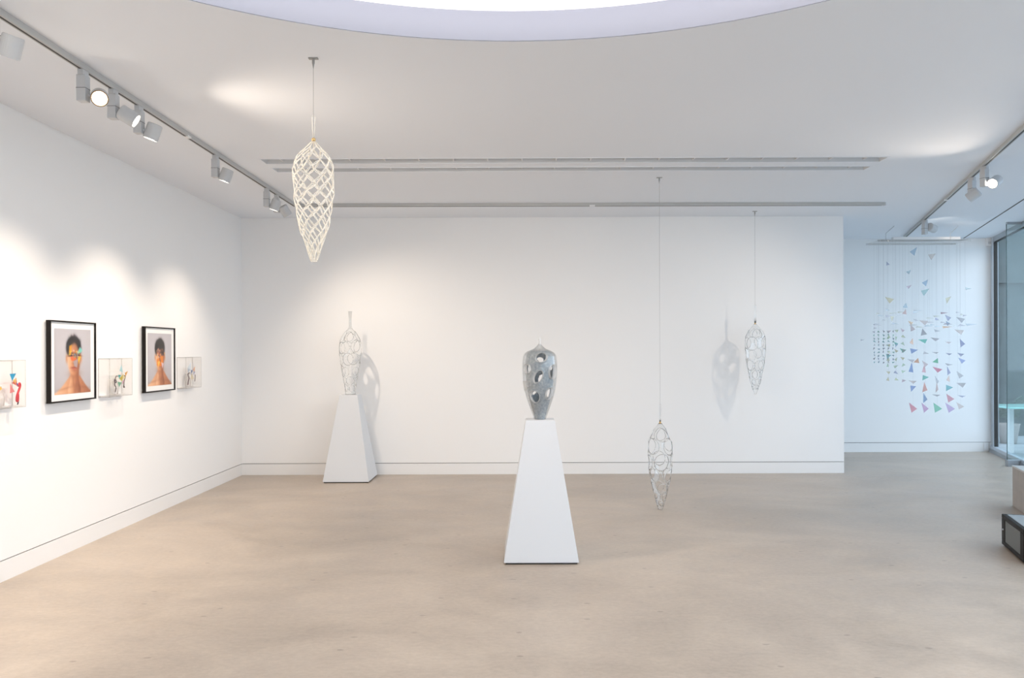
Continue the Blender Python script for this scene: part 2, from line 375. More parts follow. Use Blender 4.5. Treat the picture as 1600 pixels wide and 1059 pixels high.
track(Vector((TLX+0.04, 8.36, H)), Vector((4.06, 8.40, H)), 'pale grey lighting track across the ceiling in front of the back wall, without lamps')
ra = Vector((5.53*1.0, 10.83, H)); rb = Vector((3.71, 5.55, H)); rd = (rb-ra).normalized()
track(ra, ra+rd*11.5, 'slanting lighting track on the right of the ceiling, ending above the triangle mobile')

def spot(base, box_yaw, side, aim, label, power=1.0, cone=55, drop=0.09, big=1.0, blend=1.0, ring='fixture', warm=WARM):
    """base: point on the track underside; side: plan vector from the box to the lamp head; aim: direction of the beam"""
    t = thing('track_spotlight', label, 'spotlight', (base.x, base.y, H-0.035), 0, 'track spotlights')
    R = Matrix.Rotation(box_yaw, 4, 'Z')
    bm = bmesh.new(); box(bm, -0.016, 0.016, -0.03, 0.03, -0.03, 0.0, 0.002, R); link('track_adapter', bm, M['fixture'], t)
    bm = bmesh.new(); box(bm, -0.026, 0.026, -0.026, 0.026, -0.178, -0.03, 0.003, R); drv = link('driver_box', bm, M['fixture'], t)
    bm = bmesh.new(); box(bm, -0.0266, 0.0266, -0.0266, 0.0266, -0.106, -0.1035, 0, R); link('seam', bm, M['dark'], drv)
    s = Vector((side[0], side[1], 0)).normalized(); hc = s*0.082*big+Vector((0, 0, -0.065-drop)); aim = Vector(aim).normalized()
    bm = bmesh.new(); tube(bm, [s*0.02+Vector((0, 0, hc.z)), hc], 0.012, 10); link('swivel_arm', bm, M['fixture'], t)
    Q = aim.to_track_quat('Z', 'Y').to_matrix().to_4x4(); Q = Matrix.Translation(hc) @ Q
    rr = 0.047*big; hl = 0.050*big
    bm = bmesh.new(); lathe(bm, [(rr*0.9, -hl), (rr, -hl+0.006), (rr, hl-0.003), (rr*0.96, hl), (rr*0.88, hl), (rr*0.86, hl-0.012)], 28, Q)
    head = link('lamp_head', bm, M['fixture'], t, False)
    bm = bmesh.new(); lathe(bm, [(rr*0.78, hl-0.004), (rr*0.99, hl-0.004), (rr*0.97, hl+0.004), (rr*0.86, hl+0.004), (rr*0.78, hl-0.004)], 28, Q, capped=False)
    link('bezel_ring', bm, M[ring], head)
    bm = bmesh.new(); lathe(bm, [(rr*0.80, hl-0.004), (rr*0.80, hl-0.001)], 28, Q); link('lens', bm, M['lens'], head)
    ld = bpy.data.lights.new('lamp', 'SPOT'); ld.energy = SPOT*power; ld.color = warm; ld.spot_size = math.radians(cone); ld.spot_blend = blend; ld.shadow_soft_size = 0.006
    lo = bpy.data.objects.new('lamp', ld); COL.objects.link(lo); lo.parent = t
    lo.matrix_local = Matrix.Translation(hc+aim*(hl+0.035)) @ aim.to_track_quat('-Z', 'Y').to_matrix().to_4x4()
    return t
def to(b, target): return Vector(target)-Vector((b[0], b[1], H-0.17))
L3 = lambda y: Vector((TLX, y, 0))
def RT(y): return ra+rd*((10.83-y)/-rd.y)
# left track, in view
spot(L3(4.30), 0, (0.9, 0.5), (0.42, -0.78, -0.38), 'pale grey spotlight facing the viewer, the nearest of the front cluster on the left track', 1.0, 70, 0.075, ring='brownring')
spot(L3(4.62), 0, (0.9, 0.2), (0.8, 0.25, -0.5), 'grey spotlight in the middle of the front cluster on the left track, glaring lens', 1.2, 130, 0.09)
spot(L3(4.93), 0, (0.9, 0.4), (-0.46, 0.0, -1.25), 'grey spotlight tilted down to the left wall, rightmost of the front cluster', 1.25, 92, 0.09)
spot(L3(6.17), 0, (0.9, 0.2), (-0.46, 0.0, -1.25), 'single grey spotlight midway along the left track', 1.3, 92, 0.09)
spot(L3(7.42), 0, (0.9, 0.3), (-0.46, 0.0, -1.3), 'grey spotlight near the far end of the left track, left one of the far pair', 1.0, 92, 0.09)
spot(L3(7.72), 0, (0.9, 0.3), to((TLX, 7.72), (-1.1, 9.24, 0.3)), 'grey spotlight near the far end of the left track, right one of the far pair', 0.95, 110, 0.09)
# left track, towards the camera
spot(L3(3.55), 0, (0.9, 0.3), to((TLX, 3.55), (XL, 4.0, 0.5)), 'grey spotlight on the left track nearer than the front cluster, aimed at the left wall', 1.25, 92)
spot(L3(2.4), 0, (0.9, 0.3), to((TLX, 2.4), (XL, 2.7, 0.5)), 'grey spotlight on the left track beside the round skylight, aimed at the left wall', 1.3, 92)
spot(L3(3.1), 0, (0.9, 0.3), to((TLX, 3.1), (0.2, 9.0, 0.7)), 'grey spotlight on the left track beside the skylight, aimed at the back of the room', 1.0, 60)
# right track
spot(RT(6.62), 0.33, (0.95, -0.3), (-0.80, -0.50, -0.46), 'glaring spotlight on the right track, lens turned towards the viewer', 1.7, 104, 0.075)
spot(RT(7.05), 0.33, (-0.35, -0.9), to(RT(7.05), (2.1, 9.24, 1.0)), 'white spotlight on the right track tilted down towards the back wall', 0.8, 90, 0.11)
spot(RT(9.35), 0.33, (0.95, 0.1), (0.75, 0.5, -0.15), 'cylindrical grey spotlight at the far end of the right track above the mobile', 0.25, 60, 0.03, 1.1)
spot(RT(4.15), 0.33, (-0.9, 0.2), to(RT(4.15), (0.0, 6.2, 0.6)), 'grey spotlight on the right track near the camera, aimed past the front plinth', 1.3, 70)
spot(RT(3.2), 0.33, (-0.9, 0.2), to(RT(3.2), (-0.9, 9.2, 0.8)), 'grey spotlight on the right track beside the skylight, aimed at the back wall', 1.5, 55)

# ------------------------------------------------------------------ plinths
def plinth(x, y, label, rz=0, b=0.265, tp=0.105, h=1.0):
    t = thing('plinth', label, 'plinth', (x, y, 0), rz, 'tapered white plinths')
    bm = bmesh.new(); box(bm, -b+0.012, b-0.012, -b+0.012, b-0.012, 0, 0.012); link('recessed_foot', bm, M['dark'], t)
    bm = bmesh.new()
    v = [bm.verts.new((sx*b, sy*b, 0.012)) for sx, sy in ((-1, -1), (1, -1), (1, 1), (-1, 1))]
    w = [bm.verts.new((sx*tp, sy*tp, h)) for sx, sy in ((-1, -1), (1, -1), (1, 1), (-1, 1))]
    bm.faces.new(v[::-1]); bm.faces.new(w)
    for i in range(4): bm.faces.new((v[i], v[(i+1) % 4], w[(i+1) % 4], w[i]))
    bmesh.ops.bevel(bm, geom=bm.edges[:], offset=0.0025, segments=2, affect='EDGES')
    link('tapered_body', bm, M['plinth'], t)
    return t
p1 = P(846, 882, 5.312); P1 = Vector((p1.x, 5.312+0.265, 0))
plinth(P1.x, P1.y, 'tall tapered white plinth in the centre of the room under the grey glass sculpture')
P2x = P(540, 754.5, 8.65).x; P2 = Vector((P2x, 8.65+0.265, 0))
plinth(P2.x, P2.y, 'tapered white plinth close to the back wall under the clear glass sculpture')

# ------------------------------------------------------------------ blown glass
def prof_r(prof, t):
    for (t0, r0), (t1, r1) in zip(prof, prof[1:]):
        if t <= t1: 
            k = (t-t0)/(t1-t0+1e-9); return r0+(r1-r0)*k
    return prof[-1][1]
def dense(p):
    out = []
    for i in range(len(p)-1):
        p0, p1, p2, p3 = p[max(i-1, 0)], p[i], p[i+1], p[min(i+2, len(p)-1)]
        for k in range(6):
            q = k/6; out.append((p1[0]+(p2[0]-p1[0])*q, max(0.001, 0.5*(2*p1[1]+(-p0[1]+p2[1])*q+(2*p0[1]-5*p1[1]+4*p2[1]-p3[1])*q*q+(-p0[1]+3*p1[1]-3*p2[1]+p3[1])*q**3))))
    return out+[p[-1]]
def lattice(prof, Lz, n, rows, thick, parent, m, name='glass_lattice', jit=0.12, seed=1, skip=0.06):
    """net of rounded diamonds on a surface of revolution; prof: (t 0..1 from the top, radius)"""
    prof = dense(prof); rnd = random.Random(seed); bm = bmesh.new(); V = {}
    for j in range(rows+1):
        for i in range(n):
            a = 2*math.pi*(i+(0.5 if j % 2 else 0))/n + rnd.uniform(-jit, jit)*2*math.pi/n*(0 < j < rows)
            t = j/rows + (rnd.uniform(-jit, jit)/rows if 0 < j < rows else 0); rr = prof_r(prof, t)*rnd.uniform(0.97, 1.03)
            V[i, j] = bm.verts.new((rr*math.cos(a), rr*math.sin(a), -t*Lz))
    for j in range(rows-1):
        for i in range(n):
            if j % 2 == 0: q = ((i, j), (i, j+1), (i, j+2), ((i-1) % n, j+1))
            else: q = ((i, j), ((i+1) % n, j+1), (i, j+2), (i, j+1))
            bm.faces.new([V[k] for k in q])
    # longer fused cells: drop some shared edges
    es = [e for e in bm.edges if len(e.link_faces) == 2 and rnd.random() < skip]; used = set(); pick = []
    for e in es:
        fs = [f.index if f.index >= 0 else id(f) for f in e.link_faces]
        if not any(id(f) in used for f in e.link_faces):
            for f in e.link_faces: used.add(id(f))
            pick.append(e)
    bmesh.ops.dissolve_edges(bm, edges=pick, use_verts=False)
    out = bmesh.new()
    for f in bm.faces:
        c = f.calc_center_median(); pts = [c+(v.co-c)*1.12 for v in f.verts]
        for _ in range(2):
            q = []
            for a, b in zip(pts, pts[1:]+pts[:1]): q += [a*0.78+b*0.22, a*0.22+b*0.78]
            pts = q
        tube(out, pts, thick*rnd.uniform(0.85, 1.15), 6, closed=True)
    # joining bar around the pointed end, top collar
    for zz, rr in ((0.0, prof[0][1]), (1.0, prof[-1][1])):
        tube(out, [(rr*math.cos(a), rr*math.sin(a), -zz*Lz) for a in [2*math.pi*i/14 for i in range(14)]], thick, 6, closed=True)
    bm.free(); return link(name, out, m, parent, True)
def shell(profile, holes, parent, m, name='glass_body', th=0.004, lip=0.0, grow=1.0, scale=1.0, nth=120, nz=130, k=1.0, zmax=None):
    """closed-profile shell of revolution with oval holes; profile: (z up, radius); holes: (angle, z, rx, rz, tilt); k scales to metres"""
    def rp(z):
        for (z0, r0), (z1, r1) in zip(profile, profile[1:]):
            if z <= z1: return r0+(r1-r0)*(z-z0)/(z1-z0)
        return profile[-1][1]
    z0_ = profile[0][0]; z1_ = zmax if zmax is not None else profile[-1][0]
    bm = bmesh.new(); co = {}
    for j in range(nz+1):
        z = z0_+(z1_-z0_)*j/nz
        for i in range(nth):
            a = 2*math.pi*i/nth; best = (9, None, 0, 0)
            for h in holes:
                if abs(z-h[1]) > 1.5*max(h[2], h[3]): continue
                r = rp(h[1]); dx = ((a-h[0]+math.pi) % (2*math.pi)-math.pi)*r; dz = z-h[1]
                c, s = math.cos(h[4]), math.sin(h[4]); u = (dx*c+dz*s)/(h[2]*grow); v = (-dx*s+dz*c)/(h[3]*grow); q = math.hypot(u, v)
                if q < best[0]: best = (q, h, u, v)
            if 0.86 < best[0] < 1.14:
                q, h, u, v = best; u, v = u/q*h[2]*grow, v/q*h[3]*grow; c, s = math.cos(h[4]), math.sin(h[4])
                a = h[0]+(u*c-v*s)/rp(h[1]); z_ = h[1]+u*s+v*c; best = (1.0, h, u, v)
            else: z_ = z
            co[i, j] = (a, z_, best)
    vs = {}
    for key, (a, z, b) in co.items():
        r = rp(z)*scale+lip*math.exp(-((b[0]-1)/0.18)**2); vs[key] = bm.verts.new((r*k*math.sin(a), -r*k*math.cos(a), z*k))
    for j in range(nz):
        for i in range(nth):
            ks = ((i, j), ((i+1) % nth, j), ((i+1) % nth, j+1), (i, j+1))
            if sum(co[q][2][0] for q in ks)/4 > 0.985: bm.faces.new([vs[q] for q in ks])
    bmesh.ops.delete(bm, geom=[v for v in bm.verts if not v.link_faces], context='VERTS')
    bmesh.ops.smooth_vert(bm, verts=[v for v in bm.verts if not v.is_boundary], factor=0.4, use_axis_x=True, use_axis_y=True, use_axis_z=True)
    o = link(name, bm, m, parent); w = o.modifiers.new('w', 'SOLIDIFY'); w.thickness = th; w.offset = -1; apply_mods(o); shade(o); return o, rp
def web(prof, Lz, n, rows, frac, parent, m, seed=1, th=0.004, rim=0.0035):
    """blown shell with staggered round holes, each edged by a thick rim; top at z=0"""
    prof = dense(prof); rnd = random.Random(seed); pr = [(-t*Lz, r) for t, r in prof][::-1]; holes = []
    zt_, zb_ = -0.13*Lz, -0.94*Lz; z = zt_; j = 0
    while z > zb_:
        r = prof_r(prof, -z/Lz); cell = 2*math.pi*r/n; rz = cell*frac*0.5
        for i in range(n):
            q = rnd.uniform(0.72, 1.0)
            holes.append(((i+0.5*(j % 2)+rnd.uniform(-.12, .12))*2*math.pi/n, z+rnd.uniform(-.15, .15)*rz, rz*q*rnd.uniform(0.8, 1), rz*q, rnd.uniform(-.6, .6)))
        z -= rz*1.62; j += 1
    o, rp = shell(pr, holes, parent, m, th=th)
    for h in holes:
        K = 22; pts = []
        for i in range(K):
            q = 2*math.pi*i/K; u, v = h[2]*math.cos(q), h[3]*math.sin(q); c, s = math.cos(h[4]), math.sin(h[4])
            a = h[0]+(u*c-v*s)/rp(h[1]); zz = h[1]+u*s+v*c; r = rp(max(pr[0][0], min(pr[-1][0], zz)))-th/2; pts.append((r*math.sin(a), -r*math.cos(a), zz))
        bm = bmesh.new(); tube(bm, pts, rim, 6, closed=True); x = link('hole_rim', bm, M['pglass'], o, True); RIMS.append((x, o))
    return o
RIMS = []
def pendant(name, ceil_px, top_px, Y, length, prof, label, kind, stem_h, wire_r, seed=1, **k):
    """hook on the ceiling, wire, bead, glass stem, glass body. origin at the ceiling hook"""
    c = P(ceil_px[0], ceil_px[1], Y); tp = P(top_px[0], top_px[1], Y)
    t = thing(name, label, 'glass sculpture', (tp.x, Y, H), 0, 'hanging pierced glass sculptures')
    bm = bmesh.new(); box(bm, -0.026, 0.026, -0.012, 0.012, -0.006, 0.0, 0.001)
    link('ceiling_plate', bm, M['steel'], t)
    bm = bmesh.new(); lathe(bm, [(0.0075, -0.006), (0.0075, -0.028), (0.005, -0.04), (0.0015, -0.06)], 12); link('hook_spike', bm, M['steel'], t)
    zt = tp.z-H
    bm = bmesh.new(); tube(bm, [(0, 0, -0.05), (0, 0, zt)], wire_r, 6); link('wire', bm, M['wire'], t)
    bm = bmesh.new(); pts = []
    # slender hollow glass stem around the wire: two leaning filaments joined at the top
    sr = 0.0085
    for i in range(13):
        a = math.pi*i/12; pts.append((-sr*math.cos(a), 0, zt+stem_h-sr*1.2+sr*1.2*math.sin(a)))
    pts = [(-sr*0.35, 0, zt+0.01), (-sr*0.6, 0, zt+stem_h*0.35)]+pts+[(sr*0.6, 0, zt+stem_h*0.35), (sr*0.35, 0, zt+0.01)]
    tube(bm, pts, 0.0028*k.get('stem_k', 1), 8); link('glass_stem', bm, k.get('sm', M['milky']), t, True)
    bm = bmesh.new(); lathe(bm, [(0.003, 0.010), (0.0095, 0.006), (0.0115, 0.0), (0.0095, -0.009), (0.004, -0.012)], 16, Matrix.Translation((0, 0, zt))); link('brass_bead', bm, M['brass'], t, True)
    e = t
    if kind == 'lattice':
        o = lattice(prof, length, 9, 16, 0.0022, t, M['milky'], seed=seed)
    else:
        o = web(prof, length, k['n'], 0, k['frac'], t, k['m'], seed=seed, th=k.get('th', 0.004), rim=k.get('rim', 0.0035))
    o.location = (0, 0, zt-0.008)
    return t
Y1 = 4.22; s1 = Y1/F
pl = [(0, 2), (0.04, 9), (0.09, 19), (0.15, 28), (0.20, 31), (0.27, 31.5), (0.35, 31), (0.45, 30.5), (0.55, 28), (0.65, 25), (0.73, 21.5), (0.81, 16.5), (0.89, 11.5), (0.95, 8), (1.0, 4.5)]
pendant('glass_pendant', (490, 90), (490, 218), Y1, 188*s1, [(a, r*s1) for a, r in pl], 'large hanging lattice of milky white glass tapering to a point, nearest the left wall', 'lattice', 37*s1, 0.0013, seed=4)
Y2 = 7.15; s2 = Y2/F
pc = [(0, 3), (0.04, 7), (0.10, 13), (0.16, 17.2), (0.25, 18.6), (0.38, 19), (0.5, 18), (0.62, 15.5), (0.75, 11.5), (0.86, 7.5), (0.94, 4.2), (1, 1.6)]
pendant('glass_pendant', (1028, 278), (1031.5, 660), Y2, 140*s2, [(a, r*s2) for a, r in pc], 'clear pierced glass pendant hanging low in front of the floor, right of the centre plinth', 'web', 28*s2, 0.0012, seed=5, n=4, frac=0.92, th=0.0022, rim=0.0026, m=M['pglass'], sm=M['pglass'], stem_k=1.6)
Y3 = 8.9; s3 = Y3/F
pd = [(0, 2.5), (0.04, 6), (0.10, 11), (0.17, 14.5), (0.26, 15.5), (0.4, 15.2), (0.55, 13.5), (0.7, 10.5), (0.83, 7.5), (0.93, 4.2), (1, 1.5)]
pendant('glass_pendant', (1179, 330), (1180, 505.5), Y3, 109*s3, [(a, r*s3) for a, r in pd], 'clear pierced glass pendant high in front of the back wall, rightmost of the hanging ones', 'web', 18*s3*1.6, 0.0012, seed=9, n=4, frac=0.90, rim=0.0035, m=M['pglass'], sm=M['pglass'], stem_k=2.6, th=0.0022)

# clear sculpture on the rear plinth
s4 = 8.9/F
t = thing('glass_sculpture', 'clear pierced glass sculpture with a tall neck standing on the rear plinth', 'glass sculpture', (P2.x, P2.y, 1.0))
zt4 = P(549.5, 513, 8.9).z-1.0; len4 = zt4-0.002
pe = [(0, 3), (0.05, 8), (0.13, 13.5), (0.22, 16.5), (0.35, 17.2), (0.5, 15.5), (0.65, 13), (0.8, 10.5), (0.92, 8.2), (1, 8)]
o = web([(a, r*s4) for a, r in pe], len4, 4, 0, 0.90, t, M['pglass'], seed=12, th=0.002, rim=0.0032); o.location.z = zt4
bm = bmesh.new(); lathe(bm, [(4*s4, zt4-0.01), (2.2*s4, zt4+0.03), (2.0*s4, zt4+0.10), (2.8*s4, zt4+0.185), (3.4*s4, zt4+0.20), (2.6*s4, zt4+0.203), (1.6*s4, zt4+0.10), (1.6*s4, zt4)], 20, capped=False)
link('glass_neck', bm, M['glass'], t, True)

# grey frosted sculpture with a clear outer skin on the front plinth
s5 = P1.y/F
t = thing('glass_sculpture', 'clear glass sculpture with a frosted grey lining and oval holes on the centre plinth', 'glass sculpture', (P1.x, P1.y, 1.0))
prof5 = [(0, 9.5), (5, 11.0), (12, 13.5), (22, 17.2), (34, 21.2), (46, 24.2), (58, 26.0), (70, 27.0), (82, 27.2), (92, 26.8), (99, 25.8), (103, 23.5), (106, 19.5), (108, 14.5), (110, 9.5), (113, 6.0), (116, 3.2), (118, 2.0)]
def rp5(z):
    for (z0, r0), (z1, r1) in zip(prof5, prof5[1:]):
        if z <= z1: return r0+(r1-r0)*(z-z0)/(z1-z0)
    return prof5[-1][1]
CX5 = 843.3; ZB5 = 659.0
H5 = []
for px, py, rx, ry, tilt in ((845.5, 562.5, 10.0, 7.0, 0.25), (840, 592, 6.5, 11, -0.6), (834.5, 623, 8.2, 9.6, 0.3), (864.5, 585, 8.5, 11.5, 0), (858.5, 618, 7, 10, -0.3), (821.5, 580, 7, 7, 0.2), (824, 603, 4.0, 5, 0)):
    z = ZB5-py; r = rp5(z); th = math.asin(max(-0.93, min(0.93, (px-CX5)/r))); H5.append((th, z, rx, ry, tilt))
for th, z, rx, ry, tl in ((2.2, 84, 10, 9, 0.2), (2.9, 60, 9, 11, -0.3), (-2.4, 78, 9, 10, 0.3), (-2.6, 45, 8, 9, 0), (2.3, 40, 7, 8, 0.2), (3.1, 92, 8, 5, 0), (-1.75, 52, 6, 8, 0)):
    H5.append((th, z, rx, ry, tl))
prof5b = prof5[:-1]+[(117, 2.6)]
shell(prof5b, H5, t, M['glass'], 'clear_skin', th=0.003, lip=0.5, nth=200, nz=150, k=s5)
shell(prof5b, H5, t, M['frost'], 'frosted_lining', th=0.006, grow=0.96, scale=0.81, nth=160, nz=120, k=s5, zmax=107)
for h in H5:      # glass sleeves joining skin and lining around each hole
    bm = bmesh.new(); K = 36; rings = []
    for sc, g in ((1.02, 1.04), (1.0, 0.985), (0.92, 0.95), (0.80, 0.955)):
        ring = []
        for i in range(K):
            q = 2*math.pi*i/K; u, v = h[2]*g*math.cos(q), h[3]*g*math.sin(q); c, s = math.cos(h[4]), math.sin(h[4])
            a = h[0]+(u*c-v*s)/rp5(h[1]); z = h[1]+u*s+v*c; r = rp5(z)*sc
            ring.append(bm.verts.new((r*s5*math.sin(a), -r*s5*math.cos(a), z*s5)))
        rings.append(ring)
    for a, b in zip(rings, rings[1:]):
        for i in range(K): bm.faces.new((a[i], a[(i+1) % K], b[(i+1) % K], b[i]))
    link('hole_rim', bm, M['sleeve'], t, True)
bm = bmesh.new(); lathe(bm, [(3.2*s5, 115.5*s5), (1.8*s5, 118*s5), (1.6*s5, 121*s5), (2.3*s5, 125*s5), (1.8*s5, 127*s5), (0.5*s5, 127.6*s5)], 16); link('stopper_tip', bm, M['sleeve'], t, True)

# ------------------------------------------------------------------ framed portraits
def paint(variant, n=170):
    """flat print of a bare-shouldered sitter with collaged colour over the eyes; returns n*n*3 in sRGB 0..1, row 0 = top"""
    v, u = np.mgrid[0:n, 0:n]/(n-1.0); rng = np.random.RandomState(3+variant)
    img = np.zeros((n, n, 3)); img[:] = np.array([206, 203, 207])/255.
    img -= 0.035*((u-0.5)**2+(v-0.3)**2)[..., None]*2
    def sm(x, w=0.012): return 1/(1+np.exp(-np.clip(x/w, -40, 40)))
    def put(mask, col, a=1.0):
        nonlocal img
        c = np.array(col)/255. if not isinstance(col, np.ndarray) else col
        img = img*(1-(mask*a)[..., None])+c*(mask*a)[..., None]
    def ell(cx, cy, rx, ry, w=0.01, rot=0):
        c, s = math.cos(rot), math.sin(rot); x = (u-cx)*c+(v-cy)*s; y = -(u-cx)*s+(v-cy)*c
        d = 1-np.sqrt((x/rx)**2+(y/ry)**2); return sm(d*min(rx, ry), w)
    def pol(pts, w=0.004):
        m = np.ones_like(u); A_ = sum(pts[i][0]*pts[(i+1) % len(pts)][1]-pts[(i+1) % len(pts)][0]*pts[i][1] for i in range(len(pts))); s = 1 if A_ > 0 else -1
        for i in range(len(pts)):
            x0, y0 = pts[i]; x1, y1 = pts[(i+1) % len(pts)]; l = math.hypot(x1-x0, y1-y0)
            m = m*sm(s*((x1-x0)*(v-y0)-(y1-y0)*(u-x0))/l, w)
        return m
    sh = 0.0 if variant == 0 else -0.02
    lit = np.array([240, 200, 166])/255.; mid = np.array([212, 156, 118])/255.; drk = np.array([160, 104, 76])/255.
    def skin(x0, x1):
        k = np.clip((u-x0)/(x1-x0), 0, 1)[..., None]
        return np.where(k < 0.5, lit*(1-2*k)+mid*2*k, mid*(2-2*k)+drk*(2*k-1))
    xl = 0.52+sh
    # shoulders
    top = np.where(u < xl, 0.97-0.24*np.clip((u-0.03)/(0.37+sh), 0, 1)**1.25, 0.97-0.24*np.clip((0.99-u)/(0.30-sh), 0, 1)**1.25)
    put(sm(v-top, 0.008), skin(0.05, 1.15))
    # neck
    hw = 0.115+0.06*np.clip((v-0.72)/0.2, 0, 1)**2
    put(sm(hw-np.abs(u-xl-0.015), 0.008)*sm(v-0.6)*sm(1.0-v, 0.02), skin(xl-0.14, xl+0.16))
    put(ell(xl-0.01, 0.84, 0.018, 0.12, 0.012, -0.15), drk, 0.45); put(ell(xl+0.06, 0.88, 0.02, 0.1, 0.012, 0.25), drk, 0.5)
    put(ell(xl+0.02, 0.70, 0.13, 0.05, 0.02), drk, 0.55)
    put(ell(xl-0.24, 0.915, 0.16, 0.012, 0.01, -0.12), drk, 0.35); put(ell(xl+0.24, 0.905, 0.14, 0.012, 0.01, 0.15), drk, 0.45)
    # ears, face
    for sx in (-0.19, 0.192): put(ell(xl+sx, 0.46, 0.028, 0.055), mid)
    put(ell(xl, 0.42, 0.178, 0.285), skin(xl-0.18, xl+0.20))
    put(ell(xl, 0.545, 0.145, 0.165, 0.012), skin(xl-0.15, xl+0.17))
    # hair
    hm = ell(xl-0.005, 0.29, 0.205, 0.18)*(1-ell(xl+0.012, 0.44, 0.15, 0.225, 0.012))
    put(hm*sm(0.42-v, 0.02), (38, 33, 36)); 
    for i in range(40):
        a = rng.uniform(3.3, 6.1); put(ell(xl+0.17*math.cos(a), 0.30+0.165*math.sin(a), 0.008, 0.03, 0.005, rng.uniform(-1, 1)), (30+rng.randint(40), 28+rng.randint(32), 32+rng.randint(34)), 0.6)
    if variant == 1: put(ell(xl, 0.22, 0.15, 0.09), (40, 34, 36))
    # brows, eyes, nose, mouth
    for sx in (-0.07, 0.07):
        put(ell(xl+sx, 0.375, 0.045, 0.010, 0.006), (60, 44, 40), 0.8)
        put(ell(xl+sx, 0.405, 0.034, 0.013, 0.005), (230, 220, 214)); put(ell(xl+sx, 0.405, 0.012, 0.013, 0.004), (44, 32, 28))
    put(ell(xl+0.022, 0.47, 0.014, 0.075, 0.012), drk, 0.6); put(ell(xl+0.005, 0.535, 0.035, 0.014, 0.008), drk, 0.6)
    put(ell(xl+0.005, 0.600, 0.056, 0.011, 0.006), (150, 72, 66)); put(ell(xl+0.005, 0.618, 0.046, 0.014, 0.006), (204, 122, 110))
    put(ell(xl+0.01, 0.648, 0.04, 0.010, 0.01), drk, 0.4)
    # collage of colour film over the eyes
    pal = [(232, 176, 40), (120, 214, 206), (238, 120, 70), (222, 214, 222), (92, 104, 122), (250, 214, 96), (196, 84, 60), (150, 206, 232), (236, 236, 236), (88, 60, 60)]
    if variant == 0:
        put(pol([(0.39, 0.26), (0.47, 0.24), (0.44, 0.40), (0.38, 0.42)]), (226, 168, 36), 0.9)
        put(pol([(0.69, 0.27), (0.76, 0.33), (0.66, 0.40), (0.62, 0.36)]), (140, 220, 208), 0.9)
        put(pol([(0.42, 0.42), (0.60, 0.44), (0.52, 0.50), (0.44, 0.48)]), (236, 124, 70), 0.85)
        put(pol([(0.62, 0.43), (0.72, 0.41), (0.66, 0.55)]), (244, 204, 70), 0.9)
        put(pol([(0.50, 0.50), (0.64, 0.46), (0.61, 0.60), (0.53, 0.58)]), (186, 176, 182), 0.85)
        for i in range(34):
            x, y = rng.normal(0.58, 0.07), rng.normal(0.385, 0.03); r = rng.uniform(0.012, 0.032); a = rng.uniform(0, 6.28)
            put(pol([(x+r*math.cos(a), y+r*math.sin(a)), (x+r*math.cos(a+2.1), y+r*math.sin(a+2.1)), (x+r*0.6*math.cos(a+4), y+r*0.6*math.sin(a+4))]), pal[rng.randint(len(pal))], 0.85)
        put(ell(0.44, 0.415, 0.05, 0.007, 0.004, -0.05), (70, 30, 34)); put(ell(0.66, 0.41, 0.04, 0.006, 0.004, 0.1), (70, 30, 34))
    else:
        put(pol([(0.36, 0.50), (0.64, 0.42), (0.64, 0.58), (0.54, 0.64), (0.38, 0.62)]), (236, 150, 52), 0.85)
        put(pol([(0.40, 0.55), (0.52, 0.52), (0.44, 0.66)]), (250, 206, 110), 0.85)
        put(pol([(0.36, 0.33), (0.46, 0.27), (0.43, 0.42)]), (206, 160, 140), 0.9)
        put(pol([(0.55, 0.55), (0.66, 0.58), (0.60, 0.68)]), (226, 206, 220), 0.9)
        for i in range(44):
            x, y = rng.normal(0.50, 0.075), rng.normal(0.40, 0.045); r = rng.uniform(0.012, 0.036); a = rng.uniform(0, 6.28)
            c = [(52, 44, 52), (120, 112, 128), (214, 196, 214), (206, 96, 60), (236, 232, 238), (90, 66, 70), (248, 180, 90)][rng.randint(7)]
            put(pol([(x+r*math.cos(a), y+r*math.sin(a)), (x+r*math.cos(a+2.1), y+r*math.sin(a+2.1)), (x+r*0.6*math.cos(a+4), y+r*0.6*math.sin(a+4))]), c, 0.85)
        put(ell(0.60, 0.36, 0.07, 0.035, 0.006, 0.5), (70, 50, 48), 0.8)
    return np.clip(img, 0, 1)**1.3
mp_ = bpy.data.materials.new('portrait_print'); mp_.use_nodes = True
at = mp_.node_tree.nodes.new('ShaderNodeVertexColor'); at.layer_name = 'Print'
mp_.node_tree.links.new(at.outputs[0], mp_.node_tree.nodes['Principled BSDF'].inputs['Base Color']); mp_.node_tree.nodes['Principled BSDF'].inputs['Roughness'].default_value = 0.5
